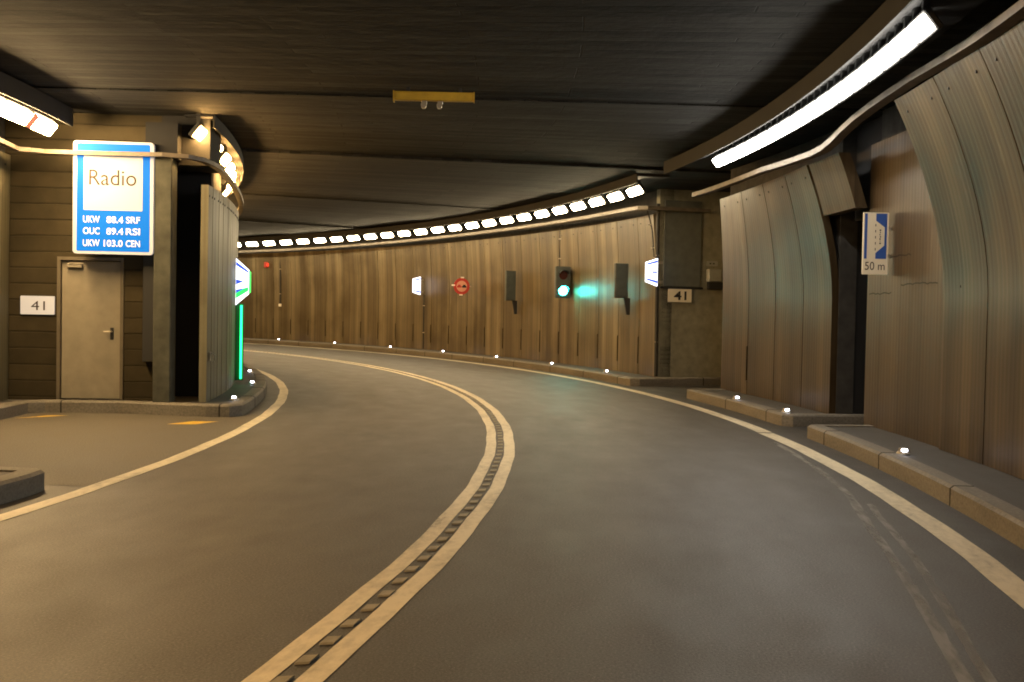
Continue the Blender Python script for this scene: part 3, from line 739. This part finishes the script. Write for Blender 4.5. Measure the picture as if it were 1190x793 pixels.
# emergency signs: glowing trapezoid boards standing out from the wall
def sos(label, r, t, z, w, hw, ho, out, green=False):
    """hw height at the wall, ho height at the outer edge; out = +1 when the road lies towards +X"""
    o = on_ring('emergency_sign', label, 'sign', r, t, z)
    def tz(f, k): return (hw+(ho-hw)*f)*k/2
    def band(f0, f1, k0, k1, y0, y1, nm, m):
        pts = [(out*w*f0, tz(f0, k0)), (out*w*f1, tz(f1, k0)), (out*w*f1, tz(f1, k1)), (out*w*f0, tz(f0, k1))]
        return plate(nm, pts, y0, y1, m, o)
    band(0, 1, -1, 1, -.02, .06, 'light_box', M['sos_white'])
    band(.02, .96, .70, .86, -.023, -.021, 'blue_band', M['sos_blue'])
    band(.02, .96, -.80 if not green else -.72, -.62 if not green else -.40, -.023, -.021, 'blue_band', M['sos_green'] if green else M['sos_blue'])
    plate('blue_symbol', [(out*w*.02, hw*.05), (out*w*.62, hw*.01), (out*w*.02, -hw*.06)] if green else [(out*w*.05, hw*.03), (out*w*.5, hw*.03), (out*w*.5, -hw*.03), (out*w*.05, -hw*.03)], -.023, -.021, M['sos_blue'], o)
    if green:
        plate('blue_symbol', [(out*w*.02, -hw*.17), (out*w*.75, -hw*.13), (out*w*.02, -hw*.25)], -.0235, -.0215, M['sos_blue'], o)
        plate('green_edge', [(out*w*1.002, -ho*.46), (out*w*1.10, -ho*.42), (out*w*1.10, ho*.42), (out*w*1.002, ho*.46)], -.02, .25, M['sos_green'], o)
    mb = MB(); mb.box(-out*.13 if out > 0 else 0.001, -.001 if out > 0 else .13, 0, .05, hw*.30, hw*.40); mb.box(-out*.13 if out > 0 else .001, -.001 if out > 0 else .13, 0, .05, -hw*.40, -hw*.30)
    mb.build('wall_arm', M['steel'], o, polar=False)
    return o
sos('glowing blue white emergency sign beside the wide niche, left of the cream 41', 45.615, 14.75, 2.545, .27, .63, .44, -1)
sos('small glowing white emergency sign on the far wall left of the red round sign', 45.56, 34.4, 2.42, .29, .64, .48, -1)
sos('glowing white, blue and green emergency exit sign on the left bend above the green strip', 36.47, 11.0, 2.06, .235, .86, .44, 1, True)
gs = on_ring('exit_strip', 'upright green light strip on the left bend wall under the exit sign', 'light strip', 36.46, 11.3, .24)
mb = MB(); mb.box(.0, .15, 0.02, .06, 0, 1.42, 0, .005); mb.build('backing', M['green_paint'], gs, polar=False)
mb = MB(); mb.tube([(.105, -.005, .03), (.105, -.005, 1.39)], .020, 12); mb.build('light_tube', M['tube'], gs, polar=False)
# grey device and small label in the wide niche
dv = radial('control_box', 'small pale grey control box on the wide niche wall beside the brown panels', 'box', 15.1)
rpart('case', M['grey_box'], dv, 46.93, 47.26, 2.37, 2.66, -.16, -.003, .02)
rpart('dark_base', M['black_metal'], dv, 46.96, 47.32, 2.19, 2.365, -.10, -.003, .01)
dv = radial('number_label', 'small pale label above the grey control box', 'label', 15.1)
plate('board', rrect(46.93, 47.22, 2.73, 2.85, .03), -.02, -.003, M['grey_box'], dv)
mb = MB()
for x in (47.03, 47.115): mb.box(x-.02, x+.02, -.023, -.0205, 2.775, 2.805)
mb.build('mark', M['brown_ink'], dv, polar=False)
# yellow ceiling beam
yb = on_ring('ceiling_beam', 'yellow steel beam with two clamps under the dark ceiling', 'beam', 39.83, 1.3, 4.33)
mb = MB(); mb.box(-.5, .5, -.05, .05, -.055, .055, 0, .008); mb.build('bar', M['yellow'], yb, polar=False)
mb = MB(); mb.box(-.515, -.501, -.06, .06, -.075, .06); mb.box(.501, .515, -.06, .06, -.06, .06); mb.build('end_plate', M['yellow'], yb, polar=False)
for x in (-.12, .08):
    mb = MB(); mb.box(x-.035, x+.035, -.03, .03, -.10, -.056, 0, .008); mb.disc((x-.01, -.115), 'y', .035, -.05, .05, 12); mb.build('clamp', M['steel'], yb, polar=False)
mb = MB(); mb.box(-.35, -.31, -.02, .02, .056, .115); mb.box(.31, .35, -.02, .02, .056, .115); mb.build('hanger', M['black_metal'], yb, polar=False)
# conduits
def conduit(label, path, rad=.022, m='black_metal', end=False):
    o = thing('conduit', label, 'pipe', path[0])
    q = [Vector(p)-Vector(path[0]) for p in path]
    mb = MB(); mb.tube(q, rad, 8); mb.build('pipe', M[m], o, polar=False)
    for f in (.3, .8):
        mb = MB(); c = q[0].lerp(q[-1], f); mb.box(c.x-.035, c.x+.035, c.y-.035, c.y+.035, c.z-.015, c.z+.015)
        mb.build('clip', M['steel'], o, polar=False)
    if end:
        c = q[-1]; mb = MB(); mb.box(c.x-.06, c.x+.06, c.y-.06, c.y+.06, c.z-.12, c.z, 0, .01); mb.build('end_box', M['white'], o, polar=False)
conduit('dark vertical conduit on the far left wall ending in a small white box', [P(45.66, 47.3, 3.8), P(45.68, 47.3, 1.7)], .025, end=True)
conduit('thin dark wire dropping from the tray to the green signal', [P(45.58, 22.4, 3.95), P(45.55, 22.3, 2.86)], .012)
conduit('dark conduit rising from the kerb to the small far emergency sign', [P(45.62, 34.2, .2), P(45.62, 34.2, 2.1)], .022)
conduit('dark downpipe at the corner of the far wall and the wide niche', [P(45.66, 14.95, 4.1), P(45.70, 14.95, .19)], .045)
conduit('thin conduit curving down to the emergency sign beside the wide niche', [P(45.5, 15.25, 3.95), P(45.55, 15.2, 3.75), P(45.6, 15.15, 3.5), P(45.64, 15.1, 2.9)], .015)
# small fittings
o = on_ring('red_glow_box', 'faint red glowing box high on the far left wall', 'lamp', 45.62, 48.5, 3.36)  # small red box with a faintly glowing face
mb = MB(); mb.box(-.05, .08, -.11, .11, -.12, .12, 0, .02); mb.build('case', M['red'], o, polar=False)
mb = MB(); mb.disc((0, 0), 'y', .07, -.14, -.111, 16); mb.build('lens', M['red_glow'], o, polar=False)
o = on_ring('wall_hook', 'small pale metal hook low on the left bend wall beside the black opening', 'hook', 36.46, 5.5, .82)
mb = MB(); mb.box(0, .015, -.03, .03, -.04, .10, 0, .004); mb.build('plate', M['steel'], o, polar=False)
mb = MB(); mb.tube([(.02, 0, .09), (.07, 0, .05), (.08, 0, -.01), (.06, 0, -.05), (.04, 0, -.055)], .013, 8); mb.build('hook', M['grey_box'], o, polar=False)

# ---------------------------------------------------------------- camera
f, hz, roll = 1274.7, 359.65, 0.0189
th = -math.atan((hz-396.5)/f)
fw = Vector((0, math.cos(th), -math.sin(th))); dn = Vector((0, -math.sin(th), -math.cos(th))); rt = Vector((1, 0, 0))
c, s = math.cos(roll), math.sin(roll)
ix = c*rt-s*dn; iy = s*rt+c*dn
cam = bpy.data.cameras.new('camera'); co = bpy.data.objects.new('camera', cam); COL.objects.link(co)
mx = Matrix((( ix.x, -iy.x, -fw.x, 0), (ix.y, -iy.y, -fw.y, 0), (ix.z, -iy.z, -fw.z, EYE), (0, 0, 0, 1)))
co.matrix_world = mx
cam.sensor_width = 36; cam.lens = f/1190*36; cam.clip_start = .05; cam.clip_end = 500
S.camera = co
# ---------------------------------------------------------------- world, view
w = bpy.data.worlds.new('World'); S.world = w; w.use_nodes = True
bg = w.node_tree.nodes['Background']; bg.inputs['Color'].default_value = (.05, .06, .08, 1); bg.inputs['Strength'].default_value = .02
S.view_settings.view_transform = 'Standard'; S.view_settings.look = 'None'
S.view_settings.exposure = 0.17; S.view_settings.gamma = 1.0; S.view_settings.use_curve_mapping = False
S.cycles.use_denoising = True
S.cycles.max_bounces = 8; S.cycles.diffuse_bounces = 5; S.cycles.glossy_bounces = 4
S.cycles.sample_clamp_indirect = 6; S.cycles.caustics_reflective = False; S.cycles.caustics_refractive = False
S.render.film_transparent = False
S.cycles.filter_width = 1.8
